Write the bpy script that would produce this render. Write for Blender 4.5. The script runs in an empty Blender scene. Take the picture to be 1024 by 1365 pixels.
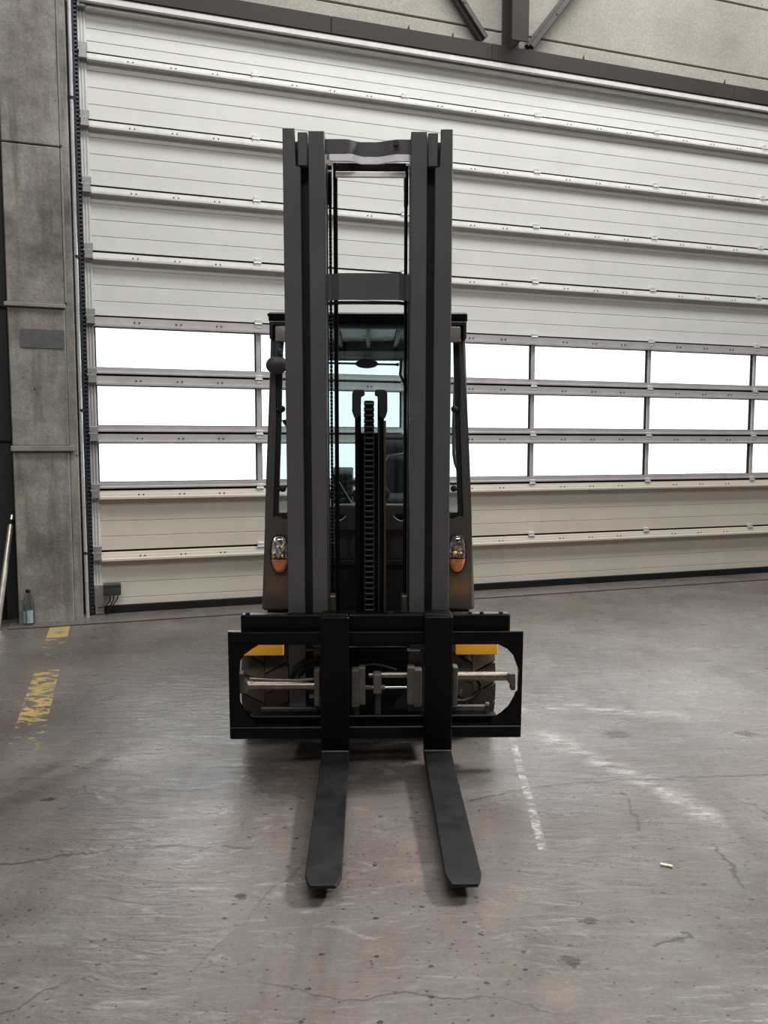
import bpy, bmesh, math, random
from math import sin, cos, radians, pi, atan
from mathutils import Vector, Matrix
from mathutils.geometry import tessellate_polygon

S = bpy.context.scene
C = S.collection
random.seed(7)

# ------------------------------------------------------------------ camera
cam_d = bpy.data.cameras.new('camera')
cam_d.sensor_fit = 'VERTICAL'
cam_d.sensor_height = 36.0
cam_d.sensor_width = 27.0
cam_d.lens = 36.0 * 1080.0 / 1365.0
cam_d.clip_start = 0.05
cam = bpy.data.objects.new('camera', cam_d)
C.objects.link(cam)
cam.location = (0, 0, 1.35)
cam.rotation_euler = (pi / 2 - atan(90 / 1080), 0, 0)
S.camera = cam

# ------------------------------------------------------------------ world: white overcast sky
W = bpy.data.worlds.new('overcast')
S.world = W
W.use_nodes = True
bg = W.node_tree.nodes['Background']
bg.inputs[0].default_value = (0.93, 0.97, 1.0, 1)
bg.inputs[1].default_value = 4.8

S.view_settings.view_transform = 'Standard'
S.view_settings.look = 'None'
S.view_settings.gamma = 1.0
S.view_settings.use_curve_mapping = False
S.view_settings.exposure = 0.0

DOOR_A = radians(18.4)
DOOR_O = Vector((-2.340, 6.341, 0))
DM = Matrix.Translation(DOOR_O) @ Matrix.Rotation(DOOR_A, 4, 'Z')   # door frame: x along, y out of the hall, z up


def overhead_light(name, u, off, z, su, sv, power, col=(1, 0.97, 0.93), aim=None):
    d = bpy.data.lights.new(name, 'AREA')
    d.shape = 'RECTANGLE'
    d.size = su
    d.size_y = sv
    d.energy = power
    d.color = col
    o = bpy.data.objects.new(name, d)
    C.objects.link(o)
    p = DM @ Vector((u, -off, z))
    if aim is None:
        o.matrix_world = DM @ Matrix.Translation((u, -off, z))
    else:
        t = DM @ Vector(aim)
        q = (t - p).to_track_quat('-Z', 'Y')
        o.matrix_world = Matrix.Translation(p) @ q.to_matrix().to_4x4()
    return o


# roof light by the door, then a fill added to brighten mast and door
overhead_light('overhead_light', 4.2, 2.3, 7.9, 9.5, 1.4, 670, (1.0, 1.0, 0.98))
overhead_light('overhead_light', -0.3, 8.5, 7.9, 9.0, 2.0, 550, (1.0, 0.985, 0.96))
# unseen light from the right, beam shaped onto the truck to spare the door
lamp = overhead_light('right_beam_light', 9.2, 3.6, 8.0, 1.7, 1.7, 250, (1.0, 0.985, 0.96), aim=(0.9, -4.6, 0))
lamp.data.spread = radians(60)

# ------------------------------------------------------------------ materials


class NT:
    """small node tree writer"""

    def __init__(s, name):
        s.m = bpy.data.materials.new(name)
        s.m.use_nodes = True
        s.t = s.m.node_tree
        s.b = s.t.nodes['Principled BSDF']
        s.out = s.t.nodes['Material Output']
        s._co = None

    def n(s, typ, **kw):
        x = s.t.nodes.new(typ)
        for k, v in kw.items():
            setattr(x, k, v)
        return x

    def ln(s, a, b):
        s.t.links.new(a, b)

    def put(s, sock, v):
        if isinstance(v, bpy.types.NodeSocket):
            s.ln(v, sock)
        else:
            sock.default_value = v

    def co(s):
        if s._co is None:
            s._co = s.n('ShaderNodeTexCoord').outputs['Object']
        return s._co

    def map(s, loc=(0, 0, 0), rot=(0, 0, 0), scale=(1, 1, 1), src=None):
        x = s.n('ShaderNodeMapping')
        s.ln(src or s.co(), x.inputs[0])
        x.inputs['Location'].default_value = loc
        x.inputs['Rotation'].default_value = rot
        x.inputs['Scale'].default_value = scale
        return x.outputs[0]

    def noise(s, scale, detail=4, rough=0.6, vec=None, dist=0.0):
        x = s.n('ShaderNodeTexNoise')
        s.ln(vec or s.co(), x.inputs['Vector'])
        x.inputs['Scale'].default_value = scale
        x.inputs['Detail'].default_value = detail
        x.inputs['Roughness'].default_value = rough
        x.inputs['Distortion'].default_value = dist
        return x.outputs[0]

    def vor(s, scale, feature='F1', vec=None, out=0, dim='3D'):
        x = s.n('ShaderNodeTexVoronoi', feature=feature, voronoi_dimensions=dim)
        s.ln(vec or s.co(), x.inputs['Vector'])
        x.inputs['Scale'].default_value = scale
        return x.outputs[out]

    def ramp(s, f, stops):
        x = s.n('ShaderNodeValToRGB')
        s.ln(f, x.inputs[0])
        e = x.color_ramp.elements
        while len(e) < len(stops):
            e.new(0.5)
        for el, (p, c) in zip(e, stops):
            el.position = p
            el.color = (c, c, c, 1) if not isinstance(c, tuple) else (*c, 1)
        return x.outputs[0]

    def mix(s, f, a, b, mode='MIX'):
        x = s.n('ShaderNodeMix', data_type='RGBA', blend_type=mode)
        for sock, v in ((x.inputs[0], f), (x.inputs[6], a), (x.inputs[7], b)):
            if isinstance(v, tuple):
                v = (*v, 1)
            s.put(sock, v)
        return x.outputs[2]

    def math(s, op, a, b=0.0, clamp=False):
        x = s.n('ShaderNodeMath', operation=op, use_clamp=clamp)
        s.put(x.inputs[0], a)
        s.put(x.inputs[1], b)
        return x.outputs[0]

    def sep(s, v):
        x = s.n('ShaderNodeSeparateXYZ')
        s.ln(v, x.inputs[0])
        return x.outputs

    def bump(s, h, strength=0.3, dist=0.01):
        x = s.n('ShaderNodeBump')
        s.ln(h, x.inputs['Height'])
        x.inputs['Strength'].default_value = strength
        x.inputs['Distance'].default_value = dist
        s.ln(x.outputs[0], s.b.inputs['Normal'])

    def set(s, col=None, rough=None, metal=None, spec=None):
        for nm, v in (('Base Color', col), ('Roughness', rough), ('Metallic', metal), ('Specular IOR Level', spec)):
            if v is None:
                continue
            if isinstance(v, tuple):
                v = (*v, 1)
            s.put(s.b.inputs[nm], v)
        return s.m


def mat_paint(name, col, rough=0.5, metal=0.0, var=0.12, scale=6.0, spec=0.5, dirt=None, dirt_amt=0.5, bump=0.0):
    n = NT(name)
    f = n.noise(scale, 5, 0.65)
    lo = tuple(max(0, c * (1 - var)) for c in col)
    hi = tuple(c * (1 + var) for c in col)
    c = n.mix(n.ramp(f, [(0.3, 0.0), (0.7, 1.0)]), lo, hi)
    if dirt:
        g = n.ramp(n.noise(scale * 3.1, 6, 0.7), [(0.56, 0.0), (0.72, dirt_amt)])
        c = n.mix(g, c, dirt)
    r = n.ramp(f, [(0.2, max(0, rough - 0.08)), (0.8, min(1, rough + 0.08))])
    n.set(c, r, metal, spec)
    if bump:
        n.bump(n.noise(scale * 30, 3), bump, 0.002)
    return n.m


MT = {}
MT['mast'] = mat_paint('mast_grey_paint', (0.086, 0.086, 0.089), 0.45, var=0.08, scale=3)
MT['mast_in'] = mat_paint('dark_paint_and_shade', (0.032, 0.031, 0.034), 0.45, var=0.1)  # dark grey paint; also carries the recess shade on the middle mast rail
MT['cabgrey'] = mat_paint('cab_grey_paint', (0.088, 0.084, 0.083), 0.27, var=0.06, scale=2)
MT['black'] = mat_paint('black_paint', (0.0022, 0.0022, 0.003), 0.30, var=0.2, spec=0.19)
MT['blackmat'] = mat_paint('black_plastic', (0.012, 0.012, 0.014), 0.6, var=0.2, spec=0.35)
MT['fork'] = mat_paint('fork_black_steel', (0.009, 0.009, 0.0105), 0.45, var=0.35, scale=9, spec=0.25, dirt=(0.022, 0.020, 0.018), dirt_amt=0.5)
MT['steel'] = mat_paint('greasy_steel', (0.24, 0.205, 0.17), 0.36, 0.85, var=0.3, scale=20, dirt=(0.06, 0.05, 0.04), dirt_amt=0.8)
MT['chrome'] = mat_paint('chrome_rod', (0.7, 0.7, 0.7), 0.12, 1.0, var=0.05)
MT['greyblock'] = mat_paint('dusty_bracket', (0.12, 0.105, 0.09), 0.6, 0.2, var=0.3, scale=25, dirt=(0.06, 0.05, 0.045), dirt_amt=0.8)
MT['pillar_gloss'] = mat_paint('pillar_gloss_paint', (0.10, 0.098, 0.10), 0.2, var=0.05)
MT['orange'] = mat_paint('orange_paint', (0.90, 0.40, 0.03), 0.35, var=0.04)
MT['rubber'] = mat_paint('black_rubber', (0.012, 0.012, 0.012), 0.7, var=0.2, spec=0.3)
MT['tyre'] = mat_paint('worn_tyre_rubber', (0.07, 0.058, 0.047), 0.85, var=0.3, scale=14, spec=0.25, dirt=(0.13, 0.11, 0.09), dirt_amt=0.6)
MT['worn_white'] = mat_paint('scuffed_white_paint', (0.88, 0.87, 0.9), 0.5, var=0.05, scale=14, dirt=(0.45, 0.44, 0.46), dirt_amt=0.5)
MT['copper'] = mat_paint('brass_pipe', (0.12, 0.075, 0.045), 0.45, 0.6, var=0.15)
MT['seat'] = mat_paint('seat_vinyl', (0.035, 0.037, 0.04), 0.5, var=0.2)
MT['panel'] = mat_paint('door_white_panel', (0.66, 0.665, 0.635), 0.42, var=0.035, scale=2.2, dirt=(0.52, 0.50, 0.45), dirt_amt=0.22)
MT['tan_panel'] = mat_paint('tan_door_panel', (0.62, 0.565, 0.49), 0.5, var=0.04, scale=2.2, dirt=(0.55, 0.49, 0.41), dirt_amt=0.25)  # tan variant of the panel colour for the two lowest sections and rails
MT['rail'] = mat_paint('door_rail_paint', (0.60, 0.595, 0.57), 0.4, var=0.08, scale=9, dirt=(0.35, 0.32, 0.28), dirt_amt=0.5)
MT['alu'] = mat_paint('door_aluminium', (0.55, 0.52, 0.52), 0.42, 0.35, var=0.08, scale=5)
MT['galv'] = mat_paint('galvanised_plate', (0.30, 0.30, 0.295), 0.45, 0.4, var=0.2, scale=30)
MT['hinge'] = mat_paint('zinc_hinge', (0.66, 0.66, 0.65), 0.4, 0.3, var=0.1, scale=40)
MT['seal'] = mat_paint('door_rubber_seal', (0.010, 0.010, 0.012), 0.75, var=0.2, spec=0.2)
MT['lintel'] = mat_paint('brown_steel_paint', (0.034, 0.027, 0.026), 0.6, spec=0.25, var=0.12, scale=3)
MT['post'] = mat_paint('grey_brown_steel_paint', (0.034, 0.030, 0.029), 0.6, spec=0.2, var=0.08, scale=3)
MT['brace'] = mat_paint('dark_brace_steel', (0.045, 0.038, 0.037), 0.45, var=0.12, scale=5)
MT['conduit'] = mat_paint('white_conduit', (0.62, 0.63, 0.64), 0.28, 0.5, var=0.06)
MT['track'] = mat_paint('dark_track_steel', (0.025, 0.028, 0.032), 0.5, 0.4, var=0.25, scale=30)
MT['tooth'] = mat_paint('track_tooth', (0.07, 0.08, 0.09), 0.45, 0.5, var=0.2, scale=30)
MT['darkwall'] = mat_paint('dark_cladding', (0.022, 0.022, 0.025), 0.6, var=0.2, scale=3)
MT['hallwall'] = mat_paint('hall_wall_paint', (0.26, 0.25, 0.24), 0.8, var=0.1, scale=1.0)
MT['ceiling'] = mat_paint('hall_ceiling', (0.28, 0.27, 0.26), 0.8, var=0.1, scale=1.0)
MT['tape'] = mat_paint('grey_duct_tape', (0.105, 0.105, 0.115), 0.35, var=0.15, scale=20, dirt=(0.25, 0.25, 0.25), dirt_amt=0.35)
MT['pole'] = mat_paint('bare_metal_pole', (0.72, 0.68, 0.60), 0.3, 0.8, var=0.1, scale=12)
MT['red'] = mat_paint('dark_red_paint', (0.035, 0.006, 0.006), 0.5, var=0.2)
MT['boxgrey'] = mat_paint('dark_grey_plastic', (0.035, 0.038, 0.043), 0.5, var=0.1)
MT['label_pale'] = mat_paint('bottle_label_pale', (0.26, 0.37, 0.41), 0.5, var=0.15, scale=40)
MT['paper'] = mat_paint('cigarette_paper', (0.75, 0.66, 0.45), 0.7, var=0.1, scale=60)
MT['yard'] = mat_paint('yard_paving', (0.5, 0.5, 0.5), 0.9, var=0.1, scale=1)
MT['facade'] = mat_paint('pale_facade', (0.72, 0.75, 0.76), 0.7, var=0.03, scale=1)


def mat_glass(name, tint, gloss=0.06, rough=0.0):
    n = NT(name)
    t = n.n('ShaderNodeBsdfTransparent')
    t.inputs[0].default_value = (*tint, 1)
    g = n.n('ShaderNodeBsdfGlossy')
    g.inputs['Roughness'].default_value = rough
    g.inputs[0].default_value = (1, 1, 1, 1)
    lw = n.n('ShaderNodeFresnel')
    lw.inputs[0].default_value = 1.45
    f = n.math('ADD', n.math('MULTIPLY', lw.outputs[0], 0.7), gloss - 0.03, True)
    mx = n.n('ShaderNodeMixShader')
    n.ln(f, mx.inputs[0])
    n.ln(t.outputs[0], mx.inputs[1])
    n.ln(g.outputs[0], mx.inputs[2])
    n.ln(mx.outputs[0], n.out.inputs[0])
    return n.m


MT['pane'] = mat_glass('clear_pane', (0.96, 0.97, 0.97), 0.04)
MT['cabglass'] = mat_glass('green_tinted_glass', (0.85, 0.925, 0.925), 0.06)
MT['lens'] = mat_glass('clear_lens', (0.93, 0.93, 0.93), 0.12, 0.02)
MT['amber'] = mat_paint('amber_lens', (0.62, 0.24, 0.11), 0.18, var=0.35, scale=45, spec=0.6)
MT['pet'] = mat_glass('clear_bottle_plastic', (0.80, 0.88, 0.88), 0.10, 0.03)


def mat_reflector():
    n = NT('faceted_reflector')
    c = n.vor(38, vec=n.map(scale=(1, 0.4, 1)), out=1)
    col = n.ramp(n.sep(c)[0], [(0.0, 0.35), (0.4, 0.7), (1.0, 0.98)])
    n.set(col, 0.12, 1.0)
    n.bump(n.vor(38, vec=n.map(scale=(1, 0.4, 1))), 0.8, 0.014)
    return n.m


MT['reflector'] = mat_reflector()


def mat_worklens():
    n = NT('frosted_lamp_glass')
    n.set(n.mix(n.noise(22, 3), (0.13, 0.12, 0.115), (0.42, 0.40, 0.38)), 0.2)
    n.bump(n.noise(35, 3), 0.5, 0.01)
    return n.m


MT['worklens'] = mat_worklens()


def mat_concrete(name, a, b, stain, streak=(6, 6, 0.6), scale=1.6, holes=True, warm=0.5):
    n = NT(name)
    c = n.mix(n.ramp(n.noise(scale, 6, 0.68), [(0.34, 0.0), (0.66, 1.0)]), a, b)
    st = n.ramp(n.noise(1.0, 5, 0.6, n.map(scale=streak)), [(0.50, 0.0), (0.72, warm)])
    c = n.mix(st, c, stain)
    sp = n.ramp(n.noise(scale * 40, 4, 0.7), [(0.35, 0.82), (0.65, 1.08)])
    c = n.mix(1.0, c, sp, 'MULTIPLY')
    if holes:
        v = n.vor(9.0)
        msk = n.math('MULTIPLY', n.ramp(v, [(0.045, 1.0), (0.075, 0.0)]), n.ramp(n.noise(2.2, 2), [(0.48, 0.0), (0.56, 1.0)]))
        c = n.mix(msk, c, (0.03, 0.028, 0.025))
    n.set(c, 0.85, spec=0.3)
    n.bump(n.noise(scale * 16, 6, 0.7), 0.25, 0.02)
    return n.m


MT['column'] = mat_concrete('column_concrete', (0.135, 0.122, 0.104), (0.37, 0.35, 0.32), (0.095, 0.08, 0.066), (11, 11, 1.1), 2.4, True, 0.7)
MT['ledge'] = mat_concrete('ledge_concrete', (0.22, 0.205, 0.19), (0.33, 0.31, 0.29), (0.12, 0.10, 0.08), (4, 4, 4), 5, False)
MT['wallcon'] = mat_concrete('wall_concrete', (0.27, 0.247, 0.22), (0.37, 0.343, 0.31), (0.225, 0.198, 0.167), (1.2, 4, 2.5), 1.1, True, 0.4)


def mat_floor():
    n = NT('worn_concrete_floor')
    co = n.co()
    big = n.ramp(n.noise(0.75, 5, 0.6, dist=0.5), [(0.3, 0.0), (0.7, 1.0)])
    c = n.mix(big, (0.066, 0.053, 0.046), (0.164, 0.142, 0.131))
    # warm and cool patches
    c = n.mix(n.ramp(n.noise(1.7, 6, 0.65), [(0.48, 0.0), (0.72, 0.55)]), c, (0.145, 0.143, 0.138))
    c = n.mix(n.ramp(n.noise(2.6, 6, 0.7, n.map(loc=(4, 7, 0))), [(0.56, 0.0), (0.74, 0.5)]), c, (0.215, 0.188, 0.155))
    # trowel / scuff streaks, mostly across the view
    sv = n.map(rot=(0, 0, radians(-8)), scale=(4.5, 15, 1))
    stk = n.noise(1.0, 7, 0.7, sv, 1.6)
    lite = n.math('MULTIPLY', n.ramp(stk, [(0.55, 0.0), (0.70, 0.6)]), n.ramp(n.noise(0.9, 3, 0.6, n.map(loc=(2, 1, 0))), [(0.42, 0.1), (0.62, 1.0)]))
    c = n.mix(lite, c, (0.33, 0.305, 0.29))
    c = n.mix(n.ramp(stk, [(0.28, 0.5), (0.42, 0.0)]), c, (0.10, 0.085, 0.075))
    # tyre tracks along the hall
    tr = n.noise(1.0, 5, 0.65, n.map(rot=(0, 0, radians(40)), scale=(2.6, 0.35, 1)), 0.8)
    c = n.mix(n.ramp(tr, [(0.54, 0.0), (0.66, 0.75)]), c, (0.088, 0.074, 0.064))
    # fine grain
    g = n.ramp(n.noise(70, 4, 0.75), [(0.3, 0.84), (0.7, 1.14)])
    c = n.mix(1.0, c, g, 'MULTIPLY')
    # cracks
    wv = n.n('ShaderNodeVectorMath', operation='ADD')
    nn = n.n('ShaderNodeTexNoise')
    n.ln(co, nn.inputs['Vector'])
    nn.inputs['Scale'].default_value = 3.0
    nn.inputs['Detail'].default_value = 6
    sc = n.n('ShaderNodeVectorMath', operation='SCALE')
    n.ln(nn.outputs['Color'], sc.inputs[0])
    sc.inputs['Scale'].default_value = 0.35
    n.ln(co, wv.inputs[0])
    n.ln(sc.outputs[0], wv.inputs[1])
    cr = n.vor(0.62, 'DISTANCE_TO_EDGE', n.map(loc=(0.4, 0.15, 0), scale=(0.8, 1.3, 1), src=wv.outputs[0]), dim='2D')
    crm = n.math('MULTIPLY', n.ramp(cr, [(0.0008, 0.75), (0.0028, 0.0)]), n.ramp(n.noise(1.3, 2, 0.5, n.map(loc=(9, 3, 0))), [(0.46, 0.0), (0.56, 1.0)]))
    c = n.mix(crm, c, (0.035, 0.03, 0.027))
    # specks of dirt
    wv2 = n.n('ShaderNodeVectorMath', operation='ADD')
    nn2 = n.n('ShaderNodeTexNoise')
    n.ln(co, nn2.inputs['Vector'])
    nn2.inputs['Scale'].default_value = 60.0
    sc2 = n.n('ShaderNodeVectorMath', operation='SCALE')
    n.ln(nn2.outputs['Color'], sc2.inputs[0])
    sc2.inputs['Scale'].default_value = 0.012
    n.ln(co, wv2.inputs[0])
    n.ln(sc2.outputs[0], wv2.inputs[1])
    for scl, r, loc, lim in ((7.0, 0.055, (0, 0, 0), 0.62), (13.0, 0.06, (3.1, 1.7, 0), 0.70), (26.0, 0.10, (5.1, 2.7, 0), 0.80)):
        vec = n.map(loc=loc, scale=(1, 1.4, 1), src=wv2.outputs[0])
        vn = n.n('ShaderNodeTexVoronoi', voronoi_dimensions='2D')
        n.ln(vec, vn.inputs['Vector'])
        vn.inputs['Scale'].default_value = scl
        pick = n.math('GREATER_THAN', n.math('ADD', n.sep(vn.outputs['Color'])[0], n.math('MULTIPLY', n.math('SUBTRACT', n.noise(1.4, 2), 0.5), 0.9)), lim + 0.02)
        m_ = n.math('MULTIPLY', n.math('LESS_THAN', vn.outputs['Distance'], r), pick)
        c = n.mix(n.math('MULTIPLY', m_, 0.85), c, (0.025, 0.022, 0.02))
    xs = n.sep(co)

    # oil drops and chalk marks of their own place
    def blob(x, y, r, sx=1.0, fuzz=0.5):
        dx = n.math('MULTIPLY', n.math('SUBTRACT', xs[0], x), 1.0 / (r * sx))
        dy = n.math('MULTIPLY', n.math('SUBTRACT', xs[1], y), 1.0 / r)
        d = n.math('SQRT', n.math('ADD', n.math('MULTIPLY', dx, dx), n.math('MULTIPLY', dy, dy)))
        d = n.math('ADD', d, n.math('MULTIPLY', n.math('SUBTRACT', n.noise(34, 5, 0.75), 0.5), 4.5 * fuzz))
        return n.math('LESS_THAN', d, 0.55)
    for b in ((0.489, 2.02, 0.045, 1.0), (1.09, 3.68, 0.08, 1.3), (1.70, 3.70, 0.06, 1.4), (-0.43, 2.32, 0.035, 1.0), (-1.28, 2.99, 0.035, 1.2), (0.58, 2.2, 0.03, 1.5)):
        c = n.mix(n.math('MULTIPLY', blob(*b), 0.85), c, (0.03, 0.024, 0.02))
    ch = n.math('MULTIPLY', n.math('LESS_THAN', n.math('ABSOLUTE', n.math('SUBTRACT', n.math('SUBTRACT', xs[0], 0.38), n.math('MULTIPLY', xs[1], 0.058))), 0.016),
                n.math('MULTIPLY', n.math('GREATER_THAN', xs[1], 2.6), n.math('LESS_THAN', xs[1], 3.75)))
    ch = n.math('MULTIPLY', ch, n.ramp(n.noise(14, 6, 0.8, n.map(scale=(1, 1.6, 1))), [(0.47, 0.0), (0.66, 0.6)]))
    c = n.mix(ch, c, (0.6, 0.59, 0.58))
    # single cracks, drag marks and pale scuffs where they lie
    pn = n.n('ShaderNodeVectorMath', operation='MULTIPLY_ADD')
    nn3 = n.n('ShaderNodeTexNoise')
    n.ln(co, nn3.inputs['Vector'])
    nn3.inputs['Scale'].default_value = 9.0
    nn3.inputs['Detail'].default_value = 7
    nn3.inputs['Roughness'].default_value = 0.68
    n.ln(nn3.outputs['Color'], pn.inputs[0])
    pn.inputs[1].default_value = (0.10, 0.10, 0)
    n.ln(co, pn.inputs[2])

    def stroke(pts, w, soft):
        tot = None
        for (ax, ay), (bx, by) in zip(pts, pts[1:]):
            sb2 = n.n('ShaderNodeVectorMath', operation='SUBTRACT')
            n.ln(pn.outputs[0], sb2.inputs[0])
            sb2.inputs[1].default_value = (ax + 0.05, ay + 0.05, 0)
            dt = n.n('ShaderNodeVectorMath', operation='DOT_PRODUCT')
            n.ln(sb2.outputs[0], dt.inputs[0])
            L2 = (bx - ax) ** 2 + (by - ay) ** 2
            dt.inputs[1].default_value = ((bx - ax) / L2, (by - ay) / L2, 0)
            t_ = n.math('ADD', dt.outputs['Value'], 0.0, True)
            pr = n.n('ShaderNodeVectorMath', operation='SCALE')
            pr.inputs[0].default_value = (bx - ax, by - ay, 0)
            n.ln(t_, pr.inputs['Scale'])
            ds = n.n('ShaderNodeVectorMath', operation='DISTANCE')
            n.ln(sb2.outputs[0], ds.inputs[0])
            n.ln(pr.outputs[0], ds.inputs[1])
            v_ = ds.outputs['Value']
            tot = v_ if tot is None else n.math('MINIMUM', tot, v_)
        return n.ramp(tot, [(w * (1 - soft), 1.0), (w, 0.0)])
    worn = n.ramp(n.noise(16, 6, 0.75, n.map(scale=(0.6, 1.6, 1))), [(0.45, 0.0), (0.62, 1.0)])
    for pts in ([(0.74, 3.69), (0.89, 3.42), (1.08, 3.12), (1.18, 2.84)], [(0.72, 4.06), (0.98, 4.08), (1.46, 3.94)]):
        c = n.mix(n.math('MULTIPLY', n.math('MULTIPLY', stroke(pts, 0.085, 0.9), worn), 0.55), c, (0.46, 0.43, 0.41))
    for pts, w in (([(-1.48, 3.10), (-1.36, 3.36)], 0.035), ([(-1.24, 3.27), (-1.12, 3.58)], 0.035), ([(-1.42, 3.30), (-1.23, 3.80), (-1.02, 4.30), (-0.85, 4.8), (-0.5, 5.6)], 0.10), ([(-1.5, 2.78), (-1.22, 3.34), (-1.12, 3.79)], 0.06)):
        c = n.mix(n.math('MULTIPLY', n.math('MULTIPLY', stroke(pts, w * 1.3, 0.75), n.math('MULTIPLY', n.math('ADD', worn, 0.5), 0.66)), 0.75), c, (0.058, 0.046, 0.038))
    for pts in ([(0.33, 2.97), (0.557, 3.09), (0.93, 3.168), (1.575, 3.22)], [(-1.25, 2.50), (-0.95, 2.594), (-0.74, 2.63), (-0.45, 2.62)], [(0.93, 3.05), (0.90, 2.74)], [(1.12, 2.62), (1.10, 2.36)], [(0.73, 2.07), (0.84, 2.13)]):
        c = n.mix(n.math('MULTIPLY', stroke(pts, 0.0065, 0.6), 0.9), c, (0.03, 0.025, 0.022))
    # worn yellow lane line, square to the door
    dl = n.map(loc=(0, 0, 0), src=n.n('ShaderNodeVectorMath', operation='SUBTRACT').outputs[0])
    sub = dl.node.inputs[0].links[0].from_node
    n.ln(co, sub.inputs[0])
    sub.inputs[1].default_value = DOOR_O
    dl.node.inputs['Rotation'].default_value = (0, 0, -DOOR_A)
    d_ = n.sep(dl)
    inu = n.math('MULTIPLY', n.math('GREATER_THAN', d_[0], -0.265), n.math('LESS_THAN', d_[0], -0.125))

    def seg(a, b, wear):
        k = n.math('MULTIPLY', n.math('GREATER_THAN', n.math('MULTIPLY', d_[1], -1.0), a), n.math('LESS_THAN', n.math('MULTIPLY', d_[1], -1.0), b))
        w = n.math('GREATER_THAN', n.noise(11, 6, 0.72, n.map(rot=(0, 0, -DOOR_A), scale=(1, 1.6, 1))), wear)
        return n.math('MULTIPLY', k, w)
    yl = n.math('ADD', n.math('ADD', seg(0.27, 0.72, 0.42), seg(0.72, 1.3, 0.6)), n.math('ADD', n.math('ADD', seg(1.6, 2.55, 0.5), seg(2.55, 2.95, 0.57)), seg(2.95, 5.0, 0.70)), True)
    yl = n.math('MULTIPLY', yl, inu)
    c = n.mix(n.math('MULTIPLY', yl, 0.85), c, (0.46, 0.32, 0.11))
    rough = n.ramp(n.noise(3.2, 6, 0.7, n.map(scale=(1, 2.2, 1))), [(0.3, 0.20), (0.7, 0.44)])
    n.set(c, rough, spec=0.5)
    rip = n.noise(1.0, 3, 0.55, n.map(rot=(0, 0, radians(6)), scale=(7, 24, 1)), 0.8)
    h = n.math('ADD', n.math('MULTIPLY', rip, 0.9), n.math('MULTIPLY', n.noise(30, 5, 0.7), 0.3))
    n.bump(h, 0.27, 0.022)
    return n.m


MT['floor'] = mat_floor()

# ------------------------------------------------------------------ mesh helpers


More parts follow.
